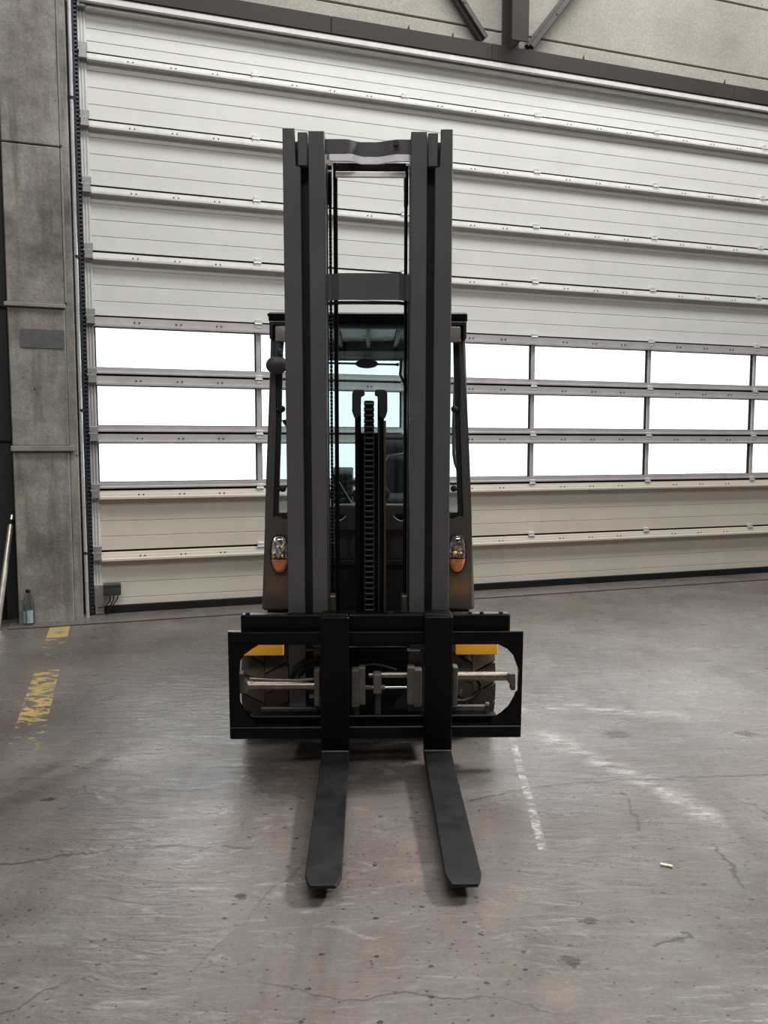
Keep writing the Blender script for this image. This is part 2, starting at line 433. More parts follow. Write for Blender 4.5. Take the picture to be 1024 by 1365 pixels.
class G:
    def __init__(s):
        s.b = bmesh.new()

    def _bevel(s, verts, w, seg=1):
        es = list({e for v in verts for e in v.link_edges})
        bmesh.ops.bevel(s.b, geom=es, offset=w, segments=seg, profile=0.5, affect='EDGES')

    def box(s, x0, x1, y0, y1, z0, z1, bev=0.0, seg=1):
        vs = [s.b.verts.new((x, y, z)) for z in (z0, z1) for y in (y0, y1) for x in (x0, x1)]
        for f in ((0, 2, 3, 1), (4, 5, 7, 6), (0, 1, 5, 4), (1, 3, 7, 5), (3, 2, 6, 7), (2, 0, 4, 6)):
            s.b.faces.new([vs[i] for i in f])
        if bev:
            s._bevel(vs, bev, seg)
        return s

    def prism(s, outer, a0, a1, axis='y', hole=None, bev=0.0, seg=1):
        """polygon(s) in the plane across `axis`, extruded from a0 to a1"""
        def P(p, a):
            return {'y': (p[0], a, p[1]), 'x': (a, p[0], p[1]), 'z': (p[0], p[1], a)}[axis]
        loops = [outer] + ([hole] if hole else [])
        flat = [p for l in loops for p in l]
        v0 = [s.b.verts.new(P(p, a0)) for p in flat]
        v1 = [s.b.verts.new(P(p, a1)) for p in flat]
        if hole:
            tris = tessellate_polygon([[Vector((*p, 0)) for p in l] for l in loops])
            for t in tris:
                s.b.faces.new([v0[i] for i in t])
                s.b.faces.new([v1[i] for i in reversed(t)])
        else:
            s.b.faces.new(v0)
            s.b.faces.new(list(reversed(v1)))
        k = 0
        for l in loops:
            m = len(l)
            for i in range(m):
                j = (i + 1) % m
                s.b.faces.new((v0[k + i], v0[k + j], v1[k + j], v1[k + i]))
            k += m
        if bev:
            s._bevel(v0 + v1, bev, seg)
        return s

    def cyl(s, p, q, r, seg=14, r2=None):
        return s.tube([p, q], r, seg, r2)

    def tube(s, pts, r, seg=10, r2=None, caps=True):
        pts = [Vector(p) for p in pts]
        rings = []
        up = None
        for i, p in enumerate(pts):
            a = pts[max(0, i - 1)]
            b = pts[min(len(pts) - 1, i + 1)]
            t = (b - a).normalized()
            if up is None:
                up = Vector((0, 0, 1)) if abs(t.z) < 0.9 else Vector((1, 0, 0))
            x = t.cross(up).normalized()
            up = x.cross(t).normalized()
            rr = r if r2 is None else r + (r2 - r) * i / (len(pts) - 1)
            rings.append([s.b.verts.new(p + x * rr * cos(2 * pi * k / seg) + up * rr * sin(2 * pi * k / seg)) for k in range(seg)])
        for a, b in zip(rings, rings[1:]):
            for k in range(seg):
                s.b.faces.new((a[k], a[(k + 1) % seg], b[(k + 1) % seg], b[k]))
        if caps:
            s.b.faces.new(list(reversed(rings[0])))
            s.b.faces.new(rings[-1])
        return s

    def lathe(s, prof, center=(0, 0, 0), axis='z', seg=24):
        """prof: (radius, height) pairs, closed at both ends by tiny radii"""
        cx, cy, cz = center
        rings = []
        for r, h in prof:
            ring = []
            for k in range(seg):
                a = 2 * pi * k / seg
                u, v = r * cos(a), r * sin(a)
                p = {'z': (cx + u, cy + v, cz + h), 'x': (cx + h, cy + u, cz + v), 'y': (cx + v, cy + h, cz + u)}[axis]
                ring.append(s.b.verts.new(p))
            rings.append(ring)
        for a, b in zip(rings, rings[1:]):
            for k in range(seg):
                s.b.faces.new((a[k], a[(k + 1) % seg], b[(k + 1) % seg], b[k]))
        s.b.faces.new(list(reversed(rings[0])))
        s.b.faces.new(rings[-1])
        return s

    def ball(s, c, rx, ry, rz, seg=20, rings=12):
        m = Matrix.Translation(c) @ Matrix.Diagonal((rx, ry, rz, 1))
        bmesh.ops.create_uvsphere(s.b, u_segments=seg, v_segments=rings, radius=1.0, matrix=m)
        return s

    def strip(s, pts, z0, z1, th):
        """a standing plate: plan curve pts (x, y, dz), from z0 to z1, th thick towards +y"""
        cols = []
        for p in pts:
            x, y = p[0], p[1]
            dz = p[2] if len(p) > 2 else 0
            cols.append([s.b.verts.new(q) for q in ((x, y, z0 + dz), (x, y, z1 + dz), (x, y + th, z1 + dz), (x, y + th, z0 + dz))])
        for a, b in zip(cols, cols[1:]):
            for k in range(4):
                s.b.faces.new((a[k], b[k], b[(k + 1) % 4], a[(k + 1) % 4]))
        s.b.faces.new(list(reversed(cols[0])))
        s.b.faces.new(cols[-1])
        return s

    def done(s, name, mat, parent=None, xf=None, sharp=32):
        b = s.b
        bmesh.ops.recalc_face_normals(b, faces=b.faces)
        if xf is not None:
            bmesh.ops.transform(b, matrix=xf, verts=b.verts)
        lim = radians(sharp)
        for f in b.faces:
            f.smooth = True
        for e in b.edges:
            if len(e.link_faces) != 2 or e.calc_face_angle(0) > lim:
                e.smooth = False
        me = bpy.data.meshes.new(name)
        b.to_mesh(me)
        b.free()
        me.materials.append(MT[mat] if isinstance(mat, str) else mat)
        o = bpy.data.objects.new(name, me)
        C.objects.link(o)
        if parent:
            o.parent = parent
        return o


def root(name, matrix, label=None, cat=None, group=None, kind=None):
    o = bpy.data.objects.new(name, None)
    o.empty_display_size = 0.2
    C.objects.link(o)
    o.matrix_world = matrix
    return tag(o, label, cat, group, kind)


def tag(o, label=None, cat=None, group=None, kind=None):
    if label:
        o['label'] = label
    if cat:
        o['category'] = cat
    if group:
        o['group'] = group
    if kind:
        o['kind'] = kind
    return o


def copy(o, parent=None, loc=None, label=None):
    c = o.copy()
    C.objects.link(c)
    if parent is not None:
        c.parent = parent
    if loc is not None:
        c.location = loc
    if label:
        c['label'] = label
    for ch in o.children:
        copy(ch, c)
    return c


# ------------------------------------------------------------------ the setting
DW = 7.72          # door width
DH = 4.66          # top of the door opening
HOFF = 19.0        # hall depth

fl = G().box(-9, 16, -14, 12, -0.3, 0.0).done('floor', 'floor')
tag(fl, kind='structure')
# raised sill of the threshold along the door
tag(G().prism([(-0.35, 0.0), (0.03, 0.0), (0.03, 0.006), (-0.347, 0.006)], -0.55, DW + 0.6, 'x').done('threshold_strip', 'floor'), kind='structure')
bpy.data.objects['threshold_strip'].matrix_world = DM
G().box(-0.55, DW + 0.6, -0.362, -0.350, -0.002, 0.0062).done('joint', 'boxgrey', bpy.data.objects['threshold_strip'])

# back wall: concrete slabs over the door and at its sides
wb = root('wall_back', DM, kind='structure')
zz = [4.815, 4.97, 5.62, 6.27, 6.92, 7.57, 8.2]
for k in range(6):
    for a, b in ((-4.2, 3.63), (3.63, 12.2)):
        G().box(a + 0.004, b - 0.004, 0.0, 0.18, zz[k] + 0.006, zz[k + 1] - 0.006, 0.006).done('concrete_slab', 'wallcon', wb)
G().box(-4.2, 12.2, 0.03, 0.2, 4.68, 8.2).done('backing', 'ledge', wb)
for k in range(7):
    G().box(DW + 0.12, 12.2, 0.0, 0.12, k * 0.667, k * 0.667 + 0.655, 0.006).done('concrete_slab', 'wallcon', wb)
G().box(DW + 0.12, 12.2, 0.10, 0.2, 0, 4.70).done('backing', 'ledge', wb)
# dark cladding in the bay left of the column
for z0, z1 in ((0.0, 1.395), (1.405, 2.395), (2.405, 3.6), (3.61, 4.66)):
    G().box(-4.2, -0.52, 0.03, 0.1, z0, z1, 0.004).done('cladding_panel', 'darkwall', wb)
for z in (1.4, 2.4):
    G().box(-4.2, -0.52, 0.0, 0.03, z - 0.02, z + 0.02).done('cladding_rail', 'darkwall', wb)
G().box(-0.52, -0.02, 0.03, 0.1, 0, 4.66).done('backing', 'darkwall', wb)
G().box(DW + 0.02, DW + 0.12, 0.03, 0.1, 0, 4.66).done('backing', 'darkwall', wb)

for nm, bx in (('wall_left', (-4.4, -4.2, -HOFF, 0.2, 0, 8.2)), ('wall_right', (12.2, 12.4, -HOFF, 0.2, 0, 8.2)), ('wall_front', (-4.4, 12.4, -HOFF - 0.2, -HOFF, 0, 8.2))):
    o = G().box(*bx).done(nm, 'hallwall')
    o.matrix_world = DM
    tag(o, kind='structure')
o = G().box(-4.4, 12.4, -HOFF - 0.2, 0.2, 8.2, 8.4).done('ceiling', 'ceiling')
o.matrix_world = DM
tag(o, kind='structure')

# ------------------------------------------------------------------ sectional door
door = root('door_1', DM, kind='structure')
J = [0.0, 0.50, 0.99, 1.435, 1.885, 2.335, 2.825, 3.315, 3.80, 4.29, 4.655]
MULL = [0.10, 1.37, 2.645, 3.915, 5.185, 6.455, DW - 0.10]
SOLID = {}
bolt_z = []


def rail_prof(zt, out, h):
    return [(0.0, zt), (-out * 0.42, zt - 0.003), (-out * 0.48, zt - h * 0.36), (-out * 0.60, zt - h * 0.38), (-out * 0.66, zt - h * 0.72), (-out, zt - h * 0.76), (-out, zt - h), (0.0, zt - h)]


hinge_g = G().box(-0.026, 0.026, -0.034, -0.004, 0.006, 0.034, 0.003).box(-0.026, 0.026, -0.034, -0.015, -0.034, -0.010, 0.003).cyl((-0.03, -0.032, -0.002), (0.03, -0.032, -0.002), 0.008, 8)

hinge0 = hinge_g.done('hinge', 'hinge')
br_g = G().prism([(-0.032, 0.055), (0.034, 0.055), (0.034, 0.02), (0.022, -0.01), (0.034, -0.06), (-0.034, -0.06), (-0.022, -0.01), (-0.034, 0.02)], -0.06, -0.03, 'y', bev=0.003)
br_g.cyl((-0.036, -0.05, 0.0), (0.03, -0.05, 0.0), 0.011, 8)
bracket0 = br_g.done('roller_bracket', 'galv')
for i in range(10):
    z0, z1 = J[i] + (0.07 if i == 0 else 0.015), J[i + 1] - 0.003
    sec = root('door_section', Matrix.Translation((0, 0, 0)))
    sec.parent = door
    bolts = G()
    glazed = i in (2, 3, 4)
    if not glazed:
        H_ = J[i + 1] - J[i]
        prof = [(0.0, z1)]
        for k in (0.75, 0.5, 0.25):
            zg = J[i] + H_ * k
            if zg > z0 + 0.02:
                prof += [(0.0, zg + 0.004), (0.006, zg), (0.0, zg - 0.004)]
        prof += [(0.0, z0), (0.045, z0), (0.045, z1)]
        G().prism(prof, 0.04, DW - 0.04, 'x').done('panel', 'tan_panel' if i < 2 else 'panel', sec)
        for a, b in ((0.04, 0.10), (DW - 0.10, DW - 0.04)):
            g = G()
            for t in (0.0, 0.36, 0.72):
                g.box(a + t * (b - a), a + (t + 0.24) * (b - a), -0.014, 0.0, z0 + 0.012, z1 - 0.012, 0.003)
            g.box(a, b + 0.004 if a < 1 else b, -0.005, 0.0, z0, z1)
            g.done('end_stile', 'rail', sec)
        if i == 0:
            G().box(0.0, DW, -0.015, 0.05, 0.004, 0.07, 0.006).done('bottom_seal', 'seal', sec)
        G().prism(rail_prof(z1, 0.054, 0.066 if i in (0, 1) else 0.06), 0.10, DW - 0.10, 'x').done('rail', 'tan_panel' if i < 2 else 'rail', sec)
    else:
        G().prism(rail_prof(z1, 0.045, 0.068), 0.10, DW - 0.10, 'x').done('rail', 'alu', sec)
        G().box(0.10, DW - 0.10, -0.03, 0.045, z1 - 0.07, z1).done('top_frame', 'alu', sec)
        g = G().box(0.10, DW - 0.10, -0.02, 0.045, z0, z0 + 0.046)
        g.box(0.10, DW - 0.10, -0.028, -0.018, z0, z0 + 0.016, 0.002)
        g.done('bottom_frame', 'alu', sec)
        for a, b in ((0.04, 0.10), (DW - 0.10, DW - 0.04)):
            g = G().box(a, b, -0.006, 0.045, z0, z1)
            for t in (0.0, 0.36, 0.72):
                g.box(a + t * (b - a), a + (t + 0.24) * (b - a), -0.02, -0.005, z0 + 0.012, z1 - 0.012, 0.003)
            g.done('end_stile', 'alu', sec)
        for m in MULL[1:-1]:
            G().box(m - 0.017, m + 0.017, -0.012, 0.045, z0 + 0.046, z1 - 0.07, 0.003).done('mullion', 'alu', sec)
        for a, b in zip(MULL, MULL[1:]):
            xa = a + (0.017 if a > 0.2 else 0)
            xb = b - (0.017 if b < DW - 0.2 else 0)
            za, zb = z0 + 0.046, z1 - 0.07
            G().box(xa + 0.004, xb - 0.004, 0.016, 0.022, za + 0.004, zb - 0.004).done('pane', 'pane', sec)
            G().prism([(xa, za), (xb, za), (xb, zb), (xa, zb)], 0.006, 0.03, 'y', hole=[(xa + 0.009, za + 0.006), (xb - 0.009, za + 0.006), (xb - 0.009, zb - 0.006), (xa + 0.009, zb - 0.006)]).done('pane_gasket', 'seal', sec)
    if i < 9:
        G().box(0.04, DW - 0.04, 0.006, 0.04, z1 - 0.004, z1 + 0.020).done('joint_seal', 'seal', sec)
        for m in MULL[1:-1]:
            h = copy(hinge0, sec)
            h.location = (m, 0, J[i + 1])
        for a, b in zip(MULL, MULL[1:]):
            for k in (1, 2, 3):
                x = a + (b - a) * k / 4
                for dx in (-0.018, 0.018):
                    bolts.cyl((x + dx, -0.015, z1 - 0.034), (x + dx, -0.036, z1 - 0.034), 0.0065, 6)
        tag(bolts.done('rail_bolts', 'track', sec), kind='stuff')
    for x in (0.076, DW - 0.076):
        h = copy(bracket0, sec)
        h.location = (x, 0, J[i + 1])
bpy.data.objects.remove(hinge0)
bpy.data.objects.remove(bracket0)
# white cover strip along the head of the door
G().box(0.02, DW, -0.075, 0.02, 4.655, 4.672, 0.004).box(0.06, DW, -0.09, -0.06, 4.622, 4.672, 0.005).done('head_strip', 'rail', door)

# ------------------------------------------------------------------ things on the door wall
lin = root('lintel_beam', DM @ Matrix.Translation((0, 0, 4.67)), 'long dark brown steel beam running above the sectional door', 'beam')
for a, b in ((0.02, 1.98), (1.984, 3.42), (3.424, 6.0), (6.004, 7.9)):
    G().box(a, b, -0.10, -0.002, 0.004, 0.140, 0.003).done('beam_web', 'lintel', lin)
for x in (1.0, 2.65, 3.05, 4.33, 5.89, 7.2):
    G().prism([(x - 0.012, 0.14), (x + 0.014, 0.14), (x + 0.010, 0.185)], -0.09, -0.085, 'y').done('tab', 'lintel', lin)

post = root('steel_post', DM @ Matrix.Translation((3.63, -0.12, 4.81)), 'grey-brown steel post standing on the brown beam above the door', 'post')
G().box(-0.08, 0.08, -0.10, -0.085, 0, 3.38, 0.002).done('flange', 'post', post)
G().box(-0.08, 0.08, 0.085, 0.10, 0, 3.38, 0.002).done('flange', 'post', post)
G().box(-0.008, 0.008, -0.085, 0.085, 0, 3.38).done('web', 'brace', post)
for (x0, z0, x1, z1, lb) in ((3.36, 4.85, 2.66, 5.70, 'dark diagonal brace rising to the left of the steel post'), (3.80, 4.85, 4.62, 5.90, 'dark diagonal brace rising to the right of the steel post')):
    dx, dz = x1 - x0, z1 - z0
    L = math.hypot(dx, dz)
    t = root('diagonal_brace', DM @ Matrix.Translation((x0, -0.06, 4.85)), lb, 'brace', 'braces beside the steel post')
    m = Matrix.Rotation(-math.atan2(dz, dx), 4, 'Y')
    G().box(0.0, L * 2.2, -0.04, 0.0, -0.032, 0.012, 0.003).box(0.0, L * 2.2, -0.005, 0.04, -0.012, 0.038, 0.002).done('brace_angle', 'brace', t, m)
    for f in (0.3, 1.1, 1.8):
        G().cyl((L * f, -0.045, -0.01), (L * f, -0.03, -0.01), 0.012, 6).done('bolt', 'brace', t, m)

col = root('concrete_column', DM @ Matrix.Translation((-0.265, -0.1, 0)), 'grey concrete column left of the door, with ledges and a taped patch', 'column')
for z0, z1 in ((0, 1.30), (1.34, 2.355), (2.385, 3.51), (3.52, 8.2)):
    G().box(-0.225, 0.165, -0.10, 0.09, z0, z1, 0.006).done('shaft', 'column', col)
G().box(0.165, 0.225, -0.075, 0.09, 0, 8.2, 0.004).done('side_rebate', 'column', col)
G().box(0.168, 0.182, -0.10, -0.078, 2.40, 3.50, 0.002).done('edge_strip', 'ledge', col)
G().box(0.168, 0.182, -0.10, -0.078, 3.53, 8.2, 0.002).done('edge_strip', 'ledge', col)
G().box(-0.235, 0.20, -0.125, 0.09, 1.30, 1.34, 0.004).done('ledge', 'ledge', col)
G().box(-0.245, 0.17, -0.122, 0.09, 2.355, 2.385, 0.004).done('ledge', 'ledge', col)

random.seed(3)
tp = G()
xs_ = [-0.145 + 0.30 * k / 12 for k in range(13)]
tp.strip([(x, -0.004 - random.random() * 0.0015) for x in xs_], 0.0, 0.135, 0.002)
tp = tp.done('tape_patch', 'tape')
tp.matrix_world = DM @ Matrix.Translation((-0.265, -0.2005, 2.06))
tag(tp, 'square patch of grey duct tape stuck on the concrete column', 'tape')

tr = root('guide_track', DM @ Matrix.Translation((0.02, 0, 0)), 'dark toothed vertical steel track at the left edge of the door', 'track')
G().box(-0.022, 0.0, -0.055, 0.02, 0.012, 4.68).box(0.0, 0.022, -0.03, 0.02, 0.012, 4.68).done('channel', 'track', tr)
g = G()
for k in range(150):
    z = 0.03 + k * 0.031
    g.box(-0.004, 0.016, -0.05, -0.03, z, z + 0.013)
tag(g.done('teeth', 'tooth', tr), kind='stuff')
cp = G().tube([(0, 0, 0.0), (-0.004, 0, 1.0), (-0.006, 0.0, 2.8), (0.002, 0, 4.9), (0.002, 0, 8.1)], 0.0135, 10)
cpo = root('conduit_pipe', DM @ Matrix.Translation((-0.008, -0.105, 0.0)), 'slim pale metal pipe running up beside the toothed door track', 'pipe')
cp.done('tube', 'conduit', cpo)
for z in (0.5, 1.6, 2.75, 3.9):
    G().box(-0.018, 0.018, 0.0, 0.043, z, z + 0.02).cyl((0, 0, z), (0, 0, z + 0.02), 0.0165, 10).done('clip', 'track', cpo)

jb = root('junction_box', DM @ Matrix.Translation((0.17, -0.03, 0.16)), 'dark grey cable box on the bottom left corner of the door', 'box')
G().box(-0.055, 0.075, -0.06, 0.005, 0.0, 0.095, 0.008, 2).box(-0.055, 0.075, -0.064, -0.05, 0.07, 0.095, 0.004).done('housing', 'boxgrey', jb)
G().box(-0.122, -0.057, -0.01, 0.025, -0.15, 0.085, 0.002).done('mounting_plate', 'galv', jb)
for k, pts in enumerate(([(-0.01, -0.03, 0), (-0.012, -0.035, -0.05), (-0.05, -0.04, -0.085), (-0.11, -0.035, -0.095)], [(0.02, -0.03, 0), (0.015, -0.035, -0.04), (-0.02, -0.04, -0.10), (-0.04, -0.03, -0.15)], [(0.05, -0.03, 0), (0.045, -0.035, -0.03), (0.0, -0.045, -0.09), (-0.03, -0.03, -0.15)])):
    G().tube(pts, 0.0055, 6).done('cable', 'blackmat', jb)

# ------------------------------------------------------------------ bottle, pole, butt
bt = root('bottle', Matrix.Translation((-2.662, 5.985, 0.0)), 'clear plastic bottle with a black cap on the floor before the column', 'bottle')
G().lathe([(0.030, 0.0), (0.038, 0.004), (0.040, 0.02), (0.040, 0.04), (0.038, 0.05), (0.0405, 0.06), (0.0405, 0.135), (0.039, 0.145), (0.041, 0.155), (0.038, 0.185), (0.028, 0.215), (0.016, 0.238), (0.014, 0.25)], seg=20).done('body', 'pet', bt)
for a0, a1, zb, zt in ((195, 262, 0.022, 0.112), (276, 340, 0.022, 0.118), (30, 150, 0.022, 0.115)):
    g = G()
    prv = None
    for k in range(7):
        a = radians(a0 + (a1 - a0) * k / 6)
        cur = [g.b.verts.new((R * cos(a), R * sin(a), z)) for R, z in ((0.0411, zb), (0.0411, zt), (0.0417, zt), (0.0417, zb))]
        if prv:
            for q in range(4):
                g.b.faces.new((prv[q], cur[q], cur[(q + 1) % 4], prv[(q + 1) % 4]))
        else:
            g.b.faces.new(cur)
        prv = cur
    g.b.faces.new(list(reversed(prv)))
    g.done('label_wrap', 'label_pale', bt)
G().lathe([(0.0165, 0.246), (0.0175, 0.248), (0.0175, 0.268), (0.0155, 0.271)], seg=16).done('cap', 'blackmat', bt)

pa, pb = DM @ Vector((-0.625, -0.32, 0.0)), DM @ Vector((-0.532, -0.035, 0.79))
pl = root('leaning_pole', Matrix.Translation(pa), 'bare metal pole leaning in the dark bay left of the column', 'pole')
d = pb - pa
G().cyl((0, 0, 0.004), d * 0.94, 0.021, 12).done('shaft', 'pole', pl)
G().cyl(d * 0.94, d * 0.985, 0.024, 12).done('collar', 'blackmat', pl)
G().cyl(d * 0.985, d * 1.03, 0.013, 10).done('tip', 'pole', pl)
ex = root('red_canister', Matrix.Translation((-2.965, 6.2, 0)), 'dark red canister in the shadow behind the leaning pole', 'canister')
G().lathe([(0.05, 0.0), (0.055, 0.01), (0.055, 0.33), (0.04, 0.38), (0.016, 0.40)], seg=18).done('body', 'red', ex)
G().cyl((0, 0, 0.4), (0, 0, 0.45), 0.02, 10).done('valve', 'blackmat', ex)

ci = root('cigarette_butt', Matrix.Translation((0.9055, 2.4975, 0.0045)) @ Matrix.Rotation(radians(-25), 4, 'Z'), 'small pale cigarette butt lying on the floor at right', 'cigarette')
G().cyl((-0.017, 0, 0), (0.004, 0, 0), 0.0042, 8).done('paper', 'worn_white', ci)
G().cyl((0.004, 0, 0), (0.020, 0, 0), 0.0044, 8).done('filter', 'paper', ci)

# ------------------------------------------------------------------ outside
yd = G().box(-20, 30, 0.22, 16, -0.3, -0.01).done('ground', 'yard')
yd.matrix_world = DM
tag(yd, kind='structure')
bd = root('building', DM @ Matrix.Translation((4, 11, 0)), 'pale building clad in horizontal boards across the yard', 'building')
for k in range(14):
    G().box(-14, 16, 0.0, 0.3, k * 0.30, k * 0.30 + 0.294, 0.004).done('cladding_board', 'facade', bd)
G().box(-14, 16, 0.01, 6.0, 0, 4.2).done('body', 'facade', bd)

# ------------------------------------------------------------------ forklift
TB = radians(1.1)
RM = Matrix.Rotation(TB, 4, 'Z') @ Matrix.Translation((0, 4.0, 0))
truck = root('forklift', RM, 'dark grey forklift truck with a tall mast and two black forks', 'forklift')
UN = Matrix.Translation((0, -4.0, 0))
TILT = UN @ Matrix.Translation((0, 3.45, 0.3)) @ Matrix.Rotation(radians(2.0), 4, 'X') @ Matrix.Translation((0, -3.45, -0.3))


def part(g, name, mat, xf=UN, parent=None, label=None, kind=None):
    o = g.done(name, mat, parent or truck, xf)
    return tag(o, label, kind=kind)


def mir(poly, s):
    return [(s * x, z) for x, z in poly]


def sb(g, s, x0, x1, *r, **k):
    return g.box(min(s * x0, s * x1), max(s * x0, s * x1), *r, **k)


# --- mast (tilted two degrees forward)
for s in (-1, 1):
    g = G().prism(mir([(0.268, 0.13), (0.340, 0.13), (0.338, 2.60), (0.290, 2.60), (0.290, 2.452), (0.268, 2.452)], s), 3.40, 3.425, 'y', bev=0.003)
    sb(g, s, 0.318, 0.337, 3.425, 3.575, 0.13, 2.59, bev=0.002)
    sb(g, s, 0.268, 0.337, 3.575, 3.60, 0.13, 2.45, bev=0.002)
    part(g, 'outer_mast_rail', 'mast', TILT)
    g = sb(G(), s, 0.228, 0.316, 3.465, 3.480, 0.14, 2.57, bev=0.002)
    sb(g, s, 0.258, 0.275, 3.480, 3.575, 0.14, 2.57, bev=0.002)
    part(g, 'middle_mast_rail', 'mast_in', TILT)
    part(sb(G(), s, 0.240, 0.279, 3.408, 3.462, 2.458, 2.588, bev=0.003), 'mast_cap_block', 'mast', TILT)
    g = sb(G(), s, 0.172, 0.236, 3.40, 3.425, 0.14, 2.590, bev=0.003)
    sb(g, s, 0.172, 0.190, 3.425, 3.53, 0.14, 2.585, bev=0.002)
    sb(g, s, 0.172, 0.236, 3.53, 3.555, 0.14, 2.585, bev=0.002)
    part(g, 'inner_mast_rail', 'mast', TILT)
    # leaf chain running inside the mast rail
    g = G()
    for k in range(118):
        z = 0.60 + k * 0.0160
        g.box(s * 0.158 - 0.006, s * 0.158 + 0.006, 3.55, 3.566, z, z + 0.0125)
        g.box(s * 0.158 - 0.003, s * 0.158 + 0.003, 3.553, 3.563, z + 0.011, z + 0.0165)
    part(g, 'lift_chain', 'black', TILT, kind='stuff')
    # chain sheave under the head of the mast
    g = G().cyl((s * 0.150, 3.55, 2.44), (s * 0.166, 3.55, 2.44), 0.045, 18)
    sb(g, s, 0.150, 0.168, 3.53, 3.57, 2.34, 2.5, bev=0.003)
    part(g, 'chain_sheave', 'black', TILT)
    sb_ = sb(G(), s, 0.141, 0.168, 3.44, 3.50, 0.60, 0.705, bev=0.004)
    part(sb_, 'stop_block', 'steel', TILT)

pts = []
for k in range(33):
    x = -0.172 + 0.344 * k / 32
    t = (x + 0.172) / 0.344
    if t < 0.24:
        y = 3.425
    elif t < 0.42:
        u = (t - 0.24) / 0.18
        y = 3.425 + 0.034 * (3 * u * u - 2 * u ** 3)
    elif t < 0.58:
        y = 3.459
    elif t < 0.86:
        u = (t - 0.58) / 0.28
        y = 3.459 - 0.034 * (3 * u * u - 2 * u ** 3)
    else:
        y = 3.425
    pts.append((x, y))
part(G().strip(pts, 2.512, 2.566, 0.014), 'top_crossmember', 'mast', TILT)
part(G().cyl((0.112, 3.405, 2.548), (0.112, 3.44, 2.548), 0.011, 12), 'crossmember_bolt', 'mast_in', TILT)
part(G().strip([(x * 0.93 + 0.006, y + 0.002, 0) for x, y in pts], 2.484, 2.511, 0.012), 'upper_crossbar', 'worn_white', TILT, label='scuffed white crossbar')
part(G().box(-0.140, 0.156, 3.50, 3.54, 2.462, 2.500, 0.003), 'middle_crossbar', 'black', TILT)
part(G().box(-0.132, 0.154, 3.47, 3.486, 2.434, 2.456, 0.002), 'lower_crossbar', 'worn_white', TILT, label='scuffed white crossbar')
cp = [(-0.172, 3.45), (-0.150, 3.45), (-0.118, 3.425), (-0.062, 3.422), (0.072, 3.422), (0.125, 3.425), (0.155, 3.45), (0.172, 3.45)]
part(G().strip(cp, 1.941, 2.046, 0.012), 'middle_crossmember', 'mast', TILT)
part(G().strip([(x, y + 0.05) for x, y in cp], 1.93, 1.942, 0.02), 'crossmember_lip', 'mast_in', TILT)
part(G().box(-0.30, 0.30, 3.56, 3.60, 0.20, 0.60, 0.004), 'lower_crossmember', 'black', TILT)

# pipes and the free lift cylinders with the hose chain between them
part(G().tube([(-0.134, 3.50, 0.45), (-0.134, 3.50, 2.495)], 0.0095, 10), 'hydraulic_pipe', 'black', TILT)
part(G().tube([(0.156, 3.49, 0.45), (0.156, 3.49, 2.48)], 0.0075, 10), 'hydraulic_pipe', 'black', TILT)
part(G().tube([(0.166, 3.46, 0.62), (0.166, 3.46, 2.0)], 0.004, 8), 'hydraulic_pipe', 'mast_in', TILT)
part(G().tube([(-0.166, 3.46, 0.62), (-0.166, 3.46, 2.48)], 0.003, 8), 'hydraulic_pipe', 'mast_in', TILT)
part(G().cyl((-0.044, 3.51, 0.3), (-0.044, 3.51, 1.56), 0.0135, 14), 'lift_cylinder', 'black', TILT)
part(G().cyl((0.053, 3.51, 0.3), (0.053, 3.51, 1.56), 0.0145, 14), 'lift_cylinder', 'black', TILT)
part(G().tube([(0.071, 3.49, 0.6), (0.071, 3.49, 1.45)], 0.0042, 8), 'brass_pipe', 'copper', TILT, label='brown copper pipe')
part(G().tube([(0.044, 3.495, 0.6), (0.044, 3.495, 1.45)], 0.003, 8), 'hydraulic_pipe', 'mast_in', TILT)
part(G().box(-0.040, 0.050, 3.53, 3.56, 0.3, 1.40, 0.004), 'chain_backplate', 'black', TILT)
for cx, a, b in ((-0.043, -0.068, -0.015), (0.054, 0.027, 0.080)):
    o_ = a if cx < 0 else b
    i_ = b if cx < 0 else a
    s_ = 1 if cx < 0 else -1
    hook = [(i_, 1.555), (i_, 1.572), (i_ - s_ * 0.006, 1.580), (o_ + s_ * 0.010, 1.580), (o_, 1.566), (o_ - s_ * 0.001, 1.49), (o_ + s_ * 0.008, 1.462), (o_ + s_ * 0.018, 1.455), (o_ + s_ * 0.035, 1.47), (o_ + s_ * 0.035, 1.55)]
    part(G().prism(hook, 3.475, 3.53, 'y', bev=0.003), 'cylinder_head', 'blackmat', TILT)
ec = part(G().box(-0.016, 0.022, 3.512, 3.53, 0.62, 1.535, 0.003), 'hose_chain', 'black', TILT)
g = G()
g.box(-0.022, -0.0165, -0.018, 0.012, 0.001, 0.021, 0.0015).box(0.0165, 0.022, -0.018, 0.012, 0.001, 0.021, 0.0015).box(-0.018, 0.018, -0.022, -0.012, 0.006, 0.014, 0.002)
lk0 = g.done('chain_link', mat_paint('hose_chain_plastic', (0.022, 0.021, 0.023), 0.5, var=0.1), ec)
for k in range(38):
    z = 0.622 + k * 0.0240
    lk = lk0 if k == 0 else copy(lk0, ec)
    lk.matrix_local = TILT @ Matrix.Translation((0.003, 3.50, z))

# --- carriage
part(G().box(-0.528, 0.588, 3.312, 3.36, 0.552, 0.655, 0.006), 'upper_carriage_bar', 'black', TILT)
g = G()
for x in (-0.50, -0.33, -0.10, 0.09, 0.42, 0.47, 0.55):
    g.cyl((x, 3.325, 0.654), (x, 3.325, 0.662), 0.009, 8)
part(g, 'bar_stop_bolts', 'blackmat', TILT, kind='stuff')


